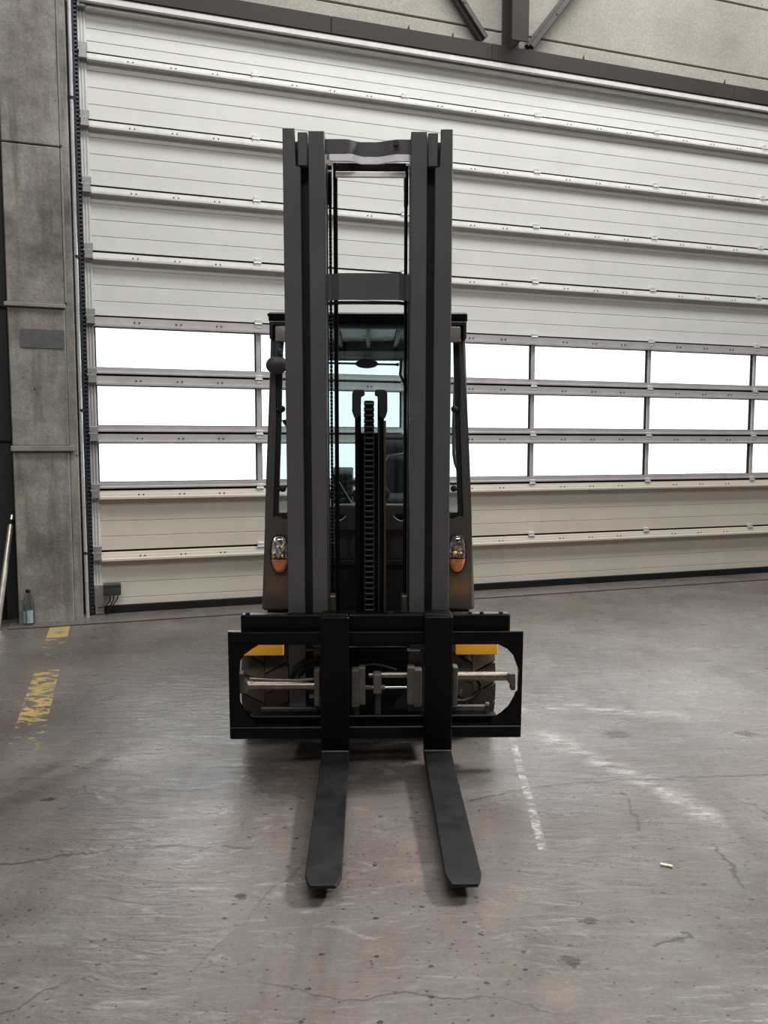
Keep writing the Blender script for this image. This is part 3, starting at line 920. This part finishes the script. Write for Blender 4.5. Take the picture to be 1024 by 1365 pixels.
def arc(cx, cz, rx, rz, a0, a1, n):
    return [(cx + rx * cos(radians(a0 + (a1 - a0) * k / n)), cz + rz * sin(radians(a0 + (a1 - a0) * k / n))) for k in range(n + 1)]


hole = arc(0.520, 0.335, 0.102, 0.115, -90, 0, 6)[:0] + [(0.50, 0.190)] + [(0.535, 0.222), (0.552, 0.232), (0.585, 0.262), (0.608, 0.305), (0.612, 0.320), (0.622, 0.330), (0.622, 0.425), (0.612, 0.45), (0.600, 0.485), (0.572, 0.515), (0.535, 0.534)] + [(-0.452, 0.536), (-0.478, 0.520), (-0.512, 0.495), (-0.532, 0.462), (-0.536, 0.40), (-0.536, 0.29), (-0.520, 0.255), (-0.492, 0.225), (-0.46, 0.190)]
part(G().prism([(-0.577, 0.135), (0.636, 0.135), (0.638, 0.588), (0.55, 0.588), (-0.47, 0.590), (-0.577, 0.592)], 3.285, 3.31, 'y', hole=hole), 'carriage_frame', 'black', TILT)
part(G().box(-0.575, 0.634, 3.276, 3.286, 0.136, 0.188, 0.004), 'frame_rail', 'black', TILT)
part(G().box(-0.575, 0.636, 3.278, 3.286, 0.545, 0.590, 0.003), 'frame_rail', 'black', TILT)
part(G().box(-0.50, 0.54, 3.33, 3.375, 0.165, 0.215, 0.004), 'lower_carriage_bar', 'black', TILT)


for s, cx in ((-1, -0.1375), (1, 0.284)):
    hw = 0.0555
    fk = root('fork', Matrix.Identity(4))
    fk.parent = truck
    fk['label'] = 'black steel fork, the left of the two' if s < 0 else 'black steel fork, the right of the two'
    g = G().box(cx - hw - 0.002, cx + hw + 0.002, 3.232, 3.275, 0.075, 0.664, 0.004)
    g.box(cx - hw, cx + hw, 3.27, 3.34, 0.630, 0.668, 0.004)
    g.done('shank', 'black', fk, TILT)
    # blade: plan outline with chamfered tip, tapering in thickness
    ys = [3.262, 3.236, 3.0, 2.6, 2.40, 2.335, 2.300, 2.283]
    ws = [1.0, 1.0, 1.0, 1.0, 1.0, 1.0, 0.84, 0.70]
    th = [0.046, 0.045, 0.040, 0.026, 0.018, 0.015, 0.013, 0.010]
    zt = [0.107, 0.100, 0.0985, 0.0985, 0.0985, 0.0985, 0.0975, 0.095]
    g = G()
    rings = []
    for y, w, t, z in zip(ys, ws, th, zt):
        a = hw * w
        e = 0.003
        rings.append([g.b.verts.new(p) for p in ((cx - a + e, y, z), (cx + a - e, y, z), (cx + a, y, z - e), (cx + a, y, z - t), (cx - a, y, z - t), (cx - a, y, z - e))])
    for a, b in zip(rings, rings[1:]):
        for k in range(6):
            g.b.faces.new((a[k], a[(k + 1) % 6], b[(k + 1) % 6], b[k]))
    g.b.faces.new(rings[0])
    g.b.faces.new(list(reversed(rings[-1])))
    g.done('blade', 'fork', fk, TILT)
    w = G().box(cx - hw, cx + hw, 3.224, 3.234, 0.1005, 0.1045, 0.001).done('heel_wear', 'greyblock', fk, TILT)
    w['label'] = 'worn bare edge at the fork heel'

# fork positioner
part(G().cyl((-0.515, 3.36, 0.337), (-0.22, 3.36, 0.337), 0.0195, 16).cyl((-0.52, 3.36, 0.337), (-0.49, 3.36, 0.337), 0.022, 16), 'positioner_cylinder', 'steel', TILT)
part(G().tube([(-0.50, 3.345, 0.372), (-0.40, 3.345, 0.366), (-0.30, 3.345, 0.364), (-0.225, 3.345, 0.372)], 0.006, 8), 'positioner_pipe', 'steel', TILT)
part(G().prism([(-0.543, 0.312), (-0.508, 0.312), (-0.50, 0.335), (-0.512, 0.36), (-0.524, 0.366), (-0.526, 0.398), (-0.540, 0.398)], 3.335, 3.38, 'y', bev=0.003), 'positioner_bracket', 'greyblock', TILT)
part(G().box(-0.228, -0.206, 3.325, 3.375, 0.258, 0.416, 0.003), 'positioner_bracket', 'greyblock', TILT)
for x0, x1 in ((-0.072, -0.040), (0.190, 0.222)):
    part(G().box(x0, x1, 3.315, 3.375, 0.256, 0.416, 0.003), 'positioner_bracket', 'greyblock', TILT)
for x0, x1 in ((-0.043, -0.014), (0.162, 0.193)):
    part(G().box(x0, x1, 3.325, 3.385, 0.262, 0.424, 0.003), 'positioner_bracket', 'greyblock', TILT)
part(G().box(0.018, 0.053, 3.32, 3.37, 0.310, 0.398, 0.005), 'positioner_clamp', 'greyblock', TILT)
part(G().cyl((0.05, 3.36, 0.381), (0.165, 3.36, 0.381), 0.0135, 14).cyl((0.0, 3.36, 0.381), (0.02, 3.36, 0.381), 0.010, 12), 'positioner_cylinder', 'steel', TILT)
part(G().cyl((-0.016, 3.35, 0.331), (0.165, 3.35, 0.331), 0.0065, 12), 'positioner_rod', 'chrome', TILT)
part(G().cyl((0.054, 3.35, 0.331), (0.068, 3.35, 0.331), 0.011, 10), 'rod_nut', 'steel', TILT)
part(G().cyl((-0.014, 3.35, 0.331), (0.016, 3.35, 0.331), 0.010, 10), 'rod_nut', 'steel', TILT)
part(G().box(0.026, 0.052, 3.345, 3.37, 0.20, 0.312, 0.003), 'clamp_post', 'mast_in', TILT)
part(G().box(-0.068, -0.040, 3.34, 3.365, 0.20, 0.258, 0.003), 'clamp_post', 'mast_in', TILT)
part(G().cyl((0.36, 3.36, 0.374), (0.60, 3.36, 0.374), 0.0195, 16), 'positioner_cylinder', 'steel', TILT)
part(G().prism([(0.585, 0.392), (0.618, 0.392), (0.620, 0.32), (0.60, 0.318), (0.604, 0.345), (0.588, 0.352)], 3.335, 3.38, 'y', bev=0.003), 'positioner_bracket', 'greyblock', TILT)
part(G().box(0.353, 0.374, 3.325, 3.375, 0.256, 0.424, 0.003), 'positioner_bracket', 'greyblock', TILT)
part(G().cyl((0.345, 3.345, 0.312), (0.392, 3.345, 0.312), 0.005, 8).cyl((0.388, 3.345, 0.312), (0.394, 3.345, 0.312), 0.009, 6), 'positioner_rod', 'chrome', TILT)
part(G().cyl((-0.25, 3.345, 0.296), (-0.205, 3.345, 0.296), 0.009, 8), 'rod_nut', 'chrome', TILT)
part(G().cyl((-0.10, 3.40, 0.482), (0.165, 3.40, 0.482), 0.0155, 14), 'side_shift_cylinder', 'black', TILT)
part(G().cyl((0.165, 3.40, 0.478), (0.30, 3.40, 0.478), 0.008, 12), 'side_shift_rod', 'chrome', TILT)
part(G().cyl((-0.27, 3.40, 0.482), (-0.12, 3.40, 0.482), 0.008, 12), 'side_shift_rod', 'copper', TILT)
part(G().tube([(-0.33, 3.40, 0.36), (-0.315, 3.39, 0.395), (-0.28, 3.385, 0.425), (-0.23, 3.38, 0.442), (-0.16, 3.38, 0.45)], 0.011, 10), 'hydraulic_hose', 'rubber', TILT)
part(G().tube([(-0.30, 3.41, 0.36), (-0.27, 3.40, 0.40), (-0.22, 3.39, 0.425), (-0.10, 3.39, 0.44), (0.05, 3.40, 0.44)], 0.011, 10), 'hydraulic_hose', 'rubber', TILT)
part(G().tube([(0.37, 3.37, 0.262), (0.41, 3.38, 0.258), (0.45, 3.38, 0.272), (0.475, 3.38, 0.305), (0.475, 3.38, 0.335), (0.455, 3.38, 0.36)], 0.009, 10), 'hydraulic_hose', 'rubber', TILT)
part(G().tube([(-0.03, 3.38, 0.418), (0.02, 3.38, 0.424), (0.07, 3.38, 0.415), (0.12, 3.38, 0.398)], 0.005, 8), 'hydraulic_hose', 'greyblock', TILT)
part(G().box(-0.46, -0.22, 3.38, 3.40, 0.215, 0.232, 0.002), 'guide_strip', 'mast_in', TILT)
part(G().box(0.36, 0.51, 3.38, 3.40, 0.215, 0.236, 0.002).cyl((0.50, 3.375, 0.243), (0.515, 3.375, 0.243), 0.012, 8), 'guide_strip', 'greyblock', TILT)
part(G().prism([(0.10, 0.20), (0.20, 0.20), (0.20, 0.30), (0.165, 0.29), (0.125, 0.245)], 3.44, 3.47, 'y'), 'gusset_plate', 'mast_in', TILT)
part(G().prism([(-0.36, 0.52), (-0.30, 0.53), (-0.24, 0.44), (-0.30, 0.42)], 3.46, 3.49, 'y'), 'gusset_plate', 'mast_in', TILT)
part(G().box(-0.24, 0.24, 3.46, 3.53, 0.16, 0.58, 0.006), 'carriage_roller_plate', 'blackmat', TILT)

# --- chassis, wheels, fenders
part(G().box(-0.37, 0.37, 3.66, 5.45, 0.12, 0.52, 0.02), 'chassis', 'blackmat')
part(G().box(-0.54, 0.54, 5.05, 5.80, 0.20, 0.90, 0.07, 3), 'counterweight', 'cabgrey')
part(G().box(-0.34, 0.34, 4.55, 5.1, 0.50, 0.93, 0.03, 2), 'engine_hood', 'cabgrey')
part(G().box(-0.52, 0.52, 4.10, 5.1, 0.30, 0.52, 0.01), 'floor_step', 'blackmat')


def wheel(cx, cy, r, w, name, lugs):
    hw = w / 2
    t = part(G().lathe([(r * 0.62, -hw), (r * 0.86, -hw), (r * 0.95, -hw * 0.9), (r * 0.965, 0), (r * 0.95, hw * 0.9), (r * 0.86, hw), (r * 0.62, hw)], (cx, cy, r), 'x', 40), name, 'tyre')
    part(G().lathe([(0.02, -hw * 0.75), (r * 0.3, -hw * 0.78), (r * 0.55, -hw * 0.6), (r * 0.63, -hw * 1.0), (r * 0.63, hw * 1.0), (r * 0.55, hw * 0.6), (r * 0.3, hw * 0.78), (0.02, hw * 0.75)], (cx, cy, r), 'x', 28), 'rim', 'orange', UN, t, label='orange wheel rim')
    if not lugs:
        return
    n = 16
    for sd in (-1, 1):
        g = G()
        dth = 2 * pi / n * 0.43
        R0, R1 = r * 0.90, r * 1.0
        rows = []
        for ux, skew in ((0.02, 0.18), (0.5, 0.06), (1.0, -0.05)):
            for a in (-dth + skew, dth + skew):
                for R in (R0, R1 * (1 if ux < 0.9 else 0.985)):
                    rows.append(g.b.verts.new((sd * hw * ux, R * cos(a), R * sin(a))))
        v = rows
        # three stations of four vertices: a0R0 a0R1 a1R0 a1R1
        for i in (0, 4):
            for p, q in ((0, 1), (1, 3), (3, 2), (2, 0)):
                g.b.faces.new((v[i + p], v[i + q], v[i + 4 + q], v[i + 4 + p]))
        g.b.faces.new((v[0], v[1], v[3], v[2]))
        g.b.faces.new((v[8], v[10], v[11], v[9]))
        l0 = g.done('tread_lug', 'tyre', t)
        for k in range(n):
            l = l0 if k == 0 else copy(l0, t)
            l.matrix_local = UN @ Matrix.Translation((cx, cy, r)) @ Matrix.Rotation(2 * pi * (k + (0.5 if sd > 0 else 0)) / n, 4, 'X')


wheel(-0.478, 3.89, 0.246, 0.215, 'front_wheel', True)
wheel(0.478, 3.89, 0.246, 0.215, 'front_wheel', True)
wheel(-0.45, 5.30, 0.26, 0.17, 'rear_wheel', False)
wheel(0.45, 5.30, 0.26, 0.17, 'rear_wheel', False)
for s in (-1, 1):
    outer = [(3.655, 0.395), (3.66, 0.43), (3.70, 0.555), (3.78, 0.625), (3.90, 0.66), (3.90, 0.64)]
    pth = [(3.60, 0.400), (3.606, 0.450), (3.64, 0.500), (3.72, 0.518), (3.88, 0.510)]
    inn = [(3.88, 0.498), (3.73, 0.504), (3.652, 0.488), (3.622, 0.445), (3.616, 0.400)]
    a, b = (0.395, 0.585) if s > 0 else (-0.575, -0.385)
    part(G().prism(pth + inn, a, b, 'x', bev=0.002), 'fender', 'orange', label='orange front fender')
part(G().box(-0.38, 0.38, 3.64, 3.70, 0.34, 0.50, 0.01), 'front_axle', 'blackmat')

# --- cab
for s in (-1, 1):
    pil = [(0.541, 0.512), (0.519, 0.985), (0.504, 1.322), (0.477, 1.95), (0.446, 1.95), (0.458, 1.47), (0.478, 0.985), (0.478, 0.975), (0.34, 0.975), (0.34, 0.512)]
    part(G().prism(mir(pil, s), 4.05, 4.16, 'y', bev=0.017, seg=3), 'front_pillar', 'cabgrey')
    part(G().tube([(s * 0.502, 4.068, 0.98), (s * 0.485, 4.068, 1.322), (s * 0.460, 4.068, 1.945)], 0.0185, 14), 'pillar_tube', 'pillar_gloss')
    rp = [(0.50, 0.90), (0.50, 1.95), (0.45, 1.95), (0.45, 0.90)]
    part(G().prism(mir(rp, s), 5.30, 5.40, 'y', bev=0.01), 'rear_pillar', 'cabgrey')
    # worklight under the roof
    g = sb(G(), s, 0.36, 0.478, 3.99, 4.08, 1.925, 1.945, bev=0.003)
    sb(g, s, 0.461, 0.478, 3.985, 4.06, 1.86, 1.945, bev=0.004)
    wl = part(g, 'work_light', 'blackmat')
    part(sb(G(), s, 0.37, 0.452, 3.99, 4.035, 1.848, 1.924, bev=0.010, seg=2), 'lamp_lens', 'worklens', UN, wl, 'clear frosted lamp glass')
    # window knobs
    for z in (1.525, 1.130):
        part(G().cyl((s * 0.452, 4.055, z - 0.004), (s * 0.43, 4.05, z), 0.010, 10).ball((s * 0.427, 4.045, z), 0.017, 0.015, 0.017, 14, 8), 'window_knob', 'blackmat')
    # head lamp: egg outline on the cab corner
    cx, cz = s * 0.4445, 0.806

    def egg(rx, zt, zb, n=28):
        pts = []
        for k in range(n):
            a = 2 * pi * k / n
            zz_ = sin(a)
            wx = rx * (1.0 if zz_ > 0 else 1.0 - 0.14 * zz_ * zz_)
            q = math.copysign(abs(cos(a)) ** 0.72, cos(a))
            v = math.copysign(abs(zz_) ** 0.86, zz_)
            pts.append((cx + wx * q, cz + (zt - cz) * v if zz_ > 0 else cz + (cz - zb) * v))
        return pts
    hl = part(G().prism(egg(0.049, 0.901, 0.704), 4.03, 4.053, 'y', bev=0.003), 'headlight', 'blackmat')

    def dome(rx, zt, zb, z0, z1, bulge, y0):
        """bulged egg shell between heights z0 and z1"""
        g = G()
        rings = []
        N, R = 28, 7
        e = egg(rx, zt, zb, N)
        for j in range(R + 1):
            f = j / R
            y = y0 - bulge * math.sqrt(max(0, 1 - f * f))
            if j == 0:
                rings.append([g.b.verts.new((cx, y, cz))])
            else:
                rings.append([g.b.verts.new((cx + (p[0] - cx) * f, y, cz + (p[1] - cz) * f)) for p in e])
        for k in range(N):
            g.b.faces.new((rings[0][0], rings[1][k], rings[1][(k + 1) % N]))
        for a, b in zip(rings[1:], rings[2:]):
            for k in range(N):
                g.b.faces.new((a[k], b[k], b[(k + 1) % N], a[(k + 1) % N]))
        geom = g.b.verts[:] + g.b.edges[:] + g.b.faces[:]
        for zc, up in ((z0, False), (z1, True)):
            geom = g.b.verts[:] + g.b.edges[:] + g.b.faces[:]
            bmesh.ops.bisect_plane(g.b, geom=geom, plane_co=(0, 0, zc), plane_no=(0, 0, 1 if up else -1), clear_outer=True)
        return g
    part(dome(0.042, 0.894, 0.712, 0.784, 1.0, 0.006, 4.029), 'reflector', 'reflector', UN, hl, 'faceted silver reflector')
    part(dome(0.043, 0.895, 0.711, 0.783, 1.0, 0.022, 4.029), 'upper_lens', 'lens', UN, hl, 'clear lens')
    part(dome(0.043, 0.895, 0.711, 0.60, 0.779, 0.022, 4.029), 'turn_signal_lens', 'amber', UN, hl, 'amber lower lens')
    # side glass frame and grab rail
    part(G().box(s * 0.49 - 0.015, s * 0.49 + 0.015, 4.16, 5.32, 0.86, 0.90, 0.004), 'side_sill', 'cabgrey')

wf = [(-0.478, 0.985), (0.478, 0.985), (0.458, 1.47), (0.446, 1.945), (-0.446, 1.945), (-0.458, 1.47)]
wi = [(-0.452, 1.008), (0.452, 1.008), (0.433, 1.47), (0.421, 1.925), (-0.421, 1.925), (-0.433, 1.47)]
part(G().prism(wf, 4.06, 4.09, 'y', hole=wi), 'window_gasket', 'blackmat')
part(G().prism(wi, 4.072, 4.078, 'y'), 'windscreen', 'cabglass', label='green tinted windscreen')
part(G().box(-0.45, 0.45, 5.34, 5.346, 0.96, 1.92), 'rear_window', mat_glass('rear_tinted_glass', (0.94, 0.98, 0.975), 0.04), label='lightly tinted rear window')
g = G().box(-0.489, 0.489, 4.04, 5.45, 1.948, 1.997, 0.008)
part(g, 'overhead_guard', 'black')
g = G()
for k in range(5):
    x = -0.32 + k * 0.16
    g.box(x - 0.012, x + 0.012, 4.16, 4.9, 1.925, 1.947, 0.003)
part(g, 'roof_bars', 'boxgrey', kind='stuff')
part(G().box(-0.44, 0.44, 4.10, 4.14, 1.925, 1.947, 0.003), 'roof_front_bar', 'mast_in')
part(G().box(-0.43, 0.43, 4.9, 5.40, 1.905, 1.947, 0.005), 'roof_lining', 'blackmat')
part(G().box(-0.49, 0.49, 5.34, 5.42, 1.90, 1.95, 0.004), 'rear_header', 'blackmat')
part(G().cyl((-0.495, 4.06, 1.985), (-0.475, 4.06, 1.985), 0.008, 8), 'roof_knob', 'blackmat')
part(G().tube([(-0.28, 5.30, 1.875), (0.18, 5.30, 1.865)], 0.007, 8).ball((0.19, 5.30, 1.865), 0.012, 0.012, 0.012, 10, 6), 'wiper_bar', 'blackmat')
part(G().ball((-0.01, 5.28, 1.868), 0.075, 0.02, 0.03, 18, 8), 'inner_mirror', 'blackmat')
part(G().tube([(0.215, 5.28, 1.90), (0.205, 5.27, 1.80), (0.235, 5.25, 1.73), (0.27, 5.25, 1.68)], 0.009, 8), 'hanging_cable', 'blackmat')
# side mirror on the left pillar
part(G().ball((-0.445, 4.0, 1.735), 0.054, 0.03, 0.044, 24, 14), 'side_mirror', mat_paint('mirror_shell', (0.05, 0.045, 0.047), 0.45, var=0.1), label='egg shaped dark mirror housing')
part(G().tube([(-0.442, 4.02, 1.76), (-0.442, 4.02, 1.80), (-0.438, 4.03, 1.85), (-0.438, 4.04, 1.90)], 0.026, 12).ball((-0.432, 3.995, 1.80), 0.012, 0.01, 0.02, 10, 8), 'mirror_arm', 'boxgrey')
# grab rails
part(G().tube([(0.485, 4.35, 1.72), (0.462, 4.35, 1.66), (0.455, 4.34, 1.45), (0.457, 4.34, 1.30), (0.466, 4.34, 1.25), (0.492, 4.35, 1.19)], 0.009, 8), 'grab_rail', 'mast')
part(G().prism([(-0.447, 1.475), (-0.425, 1.478), (-0.40, 1.42), (-0.41, 1.415)], 4.2, 4.23, 'y'), 'control_lever', 'blackmat')
# cowl below the windscreen
hl_ = arc(-0.142, 0.99, 0.026, 0.017, 0, 360, 12)[:-1]
slotL = [(-0.172, 0.990), (-0.165, 1.006), (-0.140, 1.009), (-0.112, 0.999), (-0.125, 0.985), (-0.150, 0.972), (-0.166, 0.976)]
slotR = [(-x + 0.01, z) for x, z in reversed(slotL)]
part(G().prism([(-0.345, 0.93), (-0.0, 0.93), (0.0, 1.045), (-0.345, 1.045)], 4.0, 4.02, 'y', hole=slotL), 'cowl_plate', 'mast_in')
part(G().prism([(0.0, 0.93), (0.345, 0.93), (0.345, 1.045), (0.0, 1.045)], 4.0, 4.02, 'y', hole=slotR), 'cowl_plate', 'mast_in')
for s in (-1, 1):
    part(sb(G(), s, 0.06, 0.345, 4.035, 4.05, 0.776, 0.93, bev=0.003), 'cowl_panel', 'mast_in')
    part(G().cyl((s * 0.10, 4.04, 0.895), (s * 0.10, 4.02, 0.895), 0.012, 10).tube([(s * 0.10, 4.025, 0.89), (s * 0.104, 4.027, 0.80)], 0.004, 6), 'hose_fitting', 'blackmat')
part(G().box(-0.345, 0.345, 4.0, 4.05, 0.748, 0.776, 0.004), 'cowl_rail', 'blackmat')
part(G().box(-0.345, 0.345, 4.02, 4.05, 0.50, 0.748, 0.004), 'cowl_panel', 'blackmat')
part(G().box(-0.45, 0.45, 4.10, 4.30, 0.80, 1.00, 0.03, 2), 'dashboard', 'blackmat')
part(G().tube([(-0.18, 4.15, 1.20), (-0.09, 4.12, 1.05), (-0.07, 4.12, 1.02)], 0.009, 8), 'wiper_arm', 'blackmat')
part(G().tube([(-0.165, 4.14, 1.05), (-0.13, 4.14, 1.07), (-0.10, 4.14, 1.065), (-0.06, 4.14, 1.04)], 0.006, 8), 'dash_bow', 'mast')
part(G().tube([(-0.166, 3.998, 0.975), (-0.150, 3.998, 0.971), (-0.125, 3.998, 0.984), (-0.112, 3.998, 0.998)], 0.0022, 6), 'slot_glint', 'rail')  # pale tubes painted as the glint along both slots' lower edges
part(G().tube([(0.176, 3.998, 0.975), (0.160, 3.998, 0.971), (0.135, 3.998, 0.984), (0.122, 3.998, 0.998)], 0.0022, 6), 'slot_glint', 'rail')
part(G().box(-0.40, 0.40, 4.046, 4.056, 1.046, 1.053, 0.001), 'windscreen_trim', 'rail')
# steering wheel
cw = Vector((-0.05, 4.40, 1.08))
tm = UN @ Matrix.Translation(cw) @ Matrix.Rotation(radians(-28), 4, 'X')
sw = part(G().tube([(0.155 * cos(2 * pi * k / 32), 0.155 * sin(2 * pi * k / 32), 0) for k in range(33)], 0.012, 8, caps=False), 'steering_wheel', 'blackmat', tm)
part(G().cyl((0, 0, -0.015), (0, 0, 0.015), 0.035, 16).box(-0.15, 0.15, -0.012, 0.012, -0.006, 0.006), 'wheel_hub', 'blackmat', tm, sw)
part(G().cyl((-0.05, 4.40, 1.06), (-0.05, 4.25, 0.85), 0.03, 12), 'steering_column', 'blackmat')
part(G().prism([(4.46, 0.93), (4.62, 0.93), (4.62, 1.17), (4.56, 1.225), (4.46, 1.19)], -0.20, -0.085, 'x', bev=0.006), 'control_console', 'boxgrey')
part(G().box(-0.06, 0.05, 4.50, 4.60, 0.93, 1.13, 0.01), 'control_console', 'blackmat')
# seat
st = part(G().box(-0.10, 0.34, 4.62, 5.02, 0.93, 1.06, 0.04, 3), 'seat', 'seat')
part(G().box(-0.05, 0.335, 4.90, 5.02, 1.0, 1.375, 0.05, 3), 'backrest', 'seat', UN, st)
part(G().box(0.07, 0.30, 4.86, 4.96, 1.02, 1.29, 0.04, 3).box(-0.03, 0.06, 4.86, 4.94, 1.0, 1.21, 0.03, 2), 'seat_bolster', 'seat', UN, st)
part(G().tube([(0.07, 4.85, 1.05), (0.075, 4.85, 1.2), (0.12, 4.85, 1.285), (0.22, 4.85, 1.30)], 0.005, 6), 'seat_piping', 'hinge', UN, st, 'pale piping')
part(G().box(0.03, 0.31, 5.06, 5.12, 1.3, 1.415, 0.02), 'seat_restraint', 'mast', UN, st)
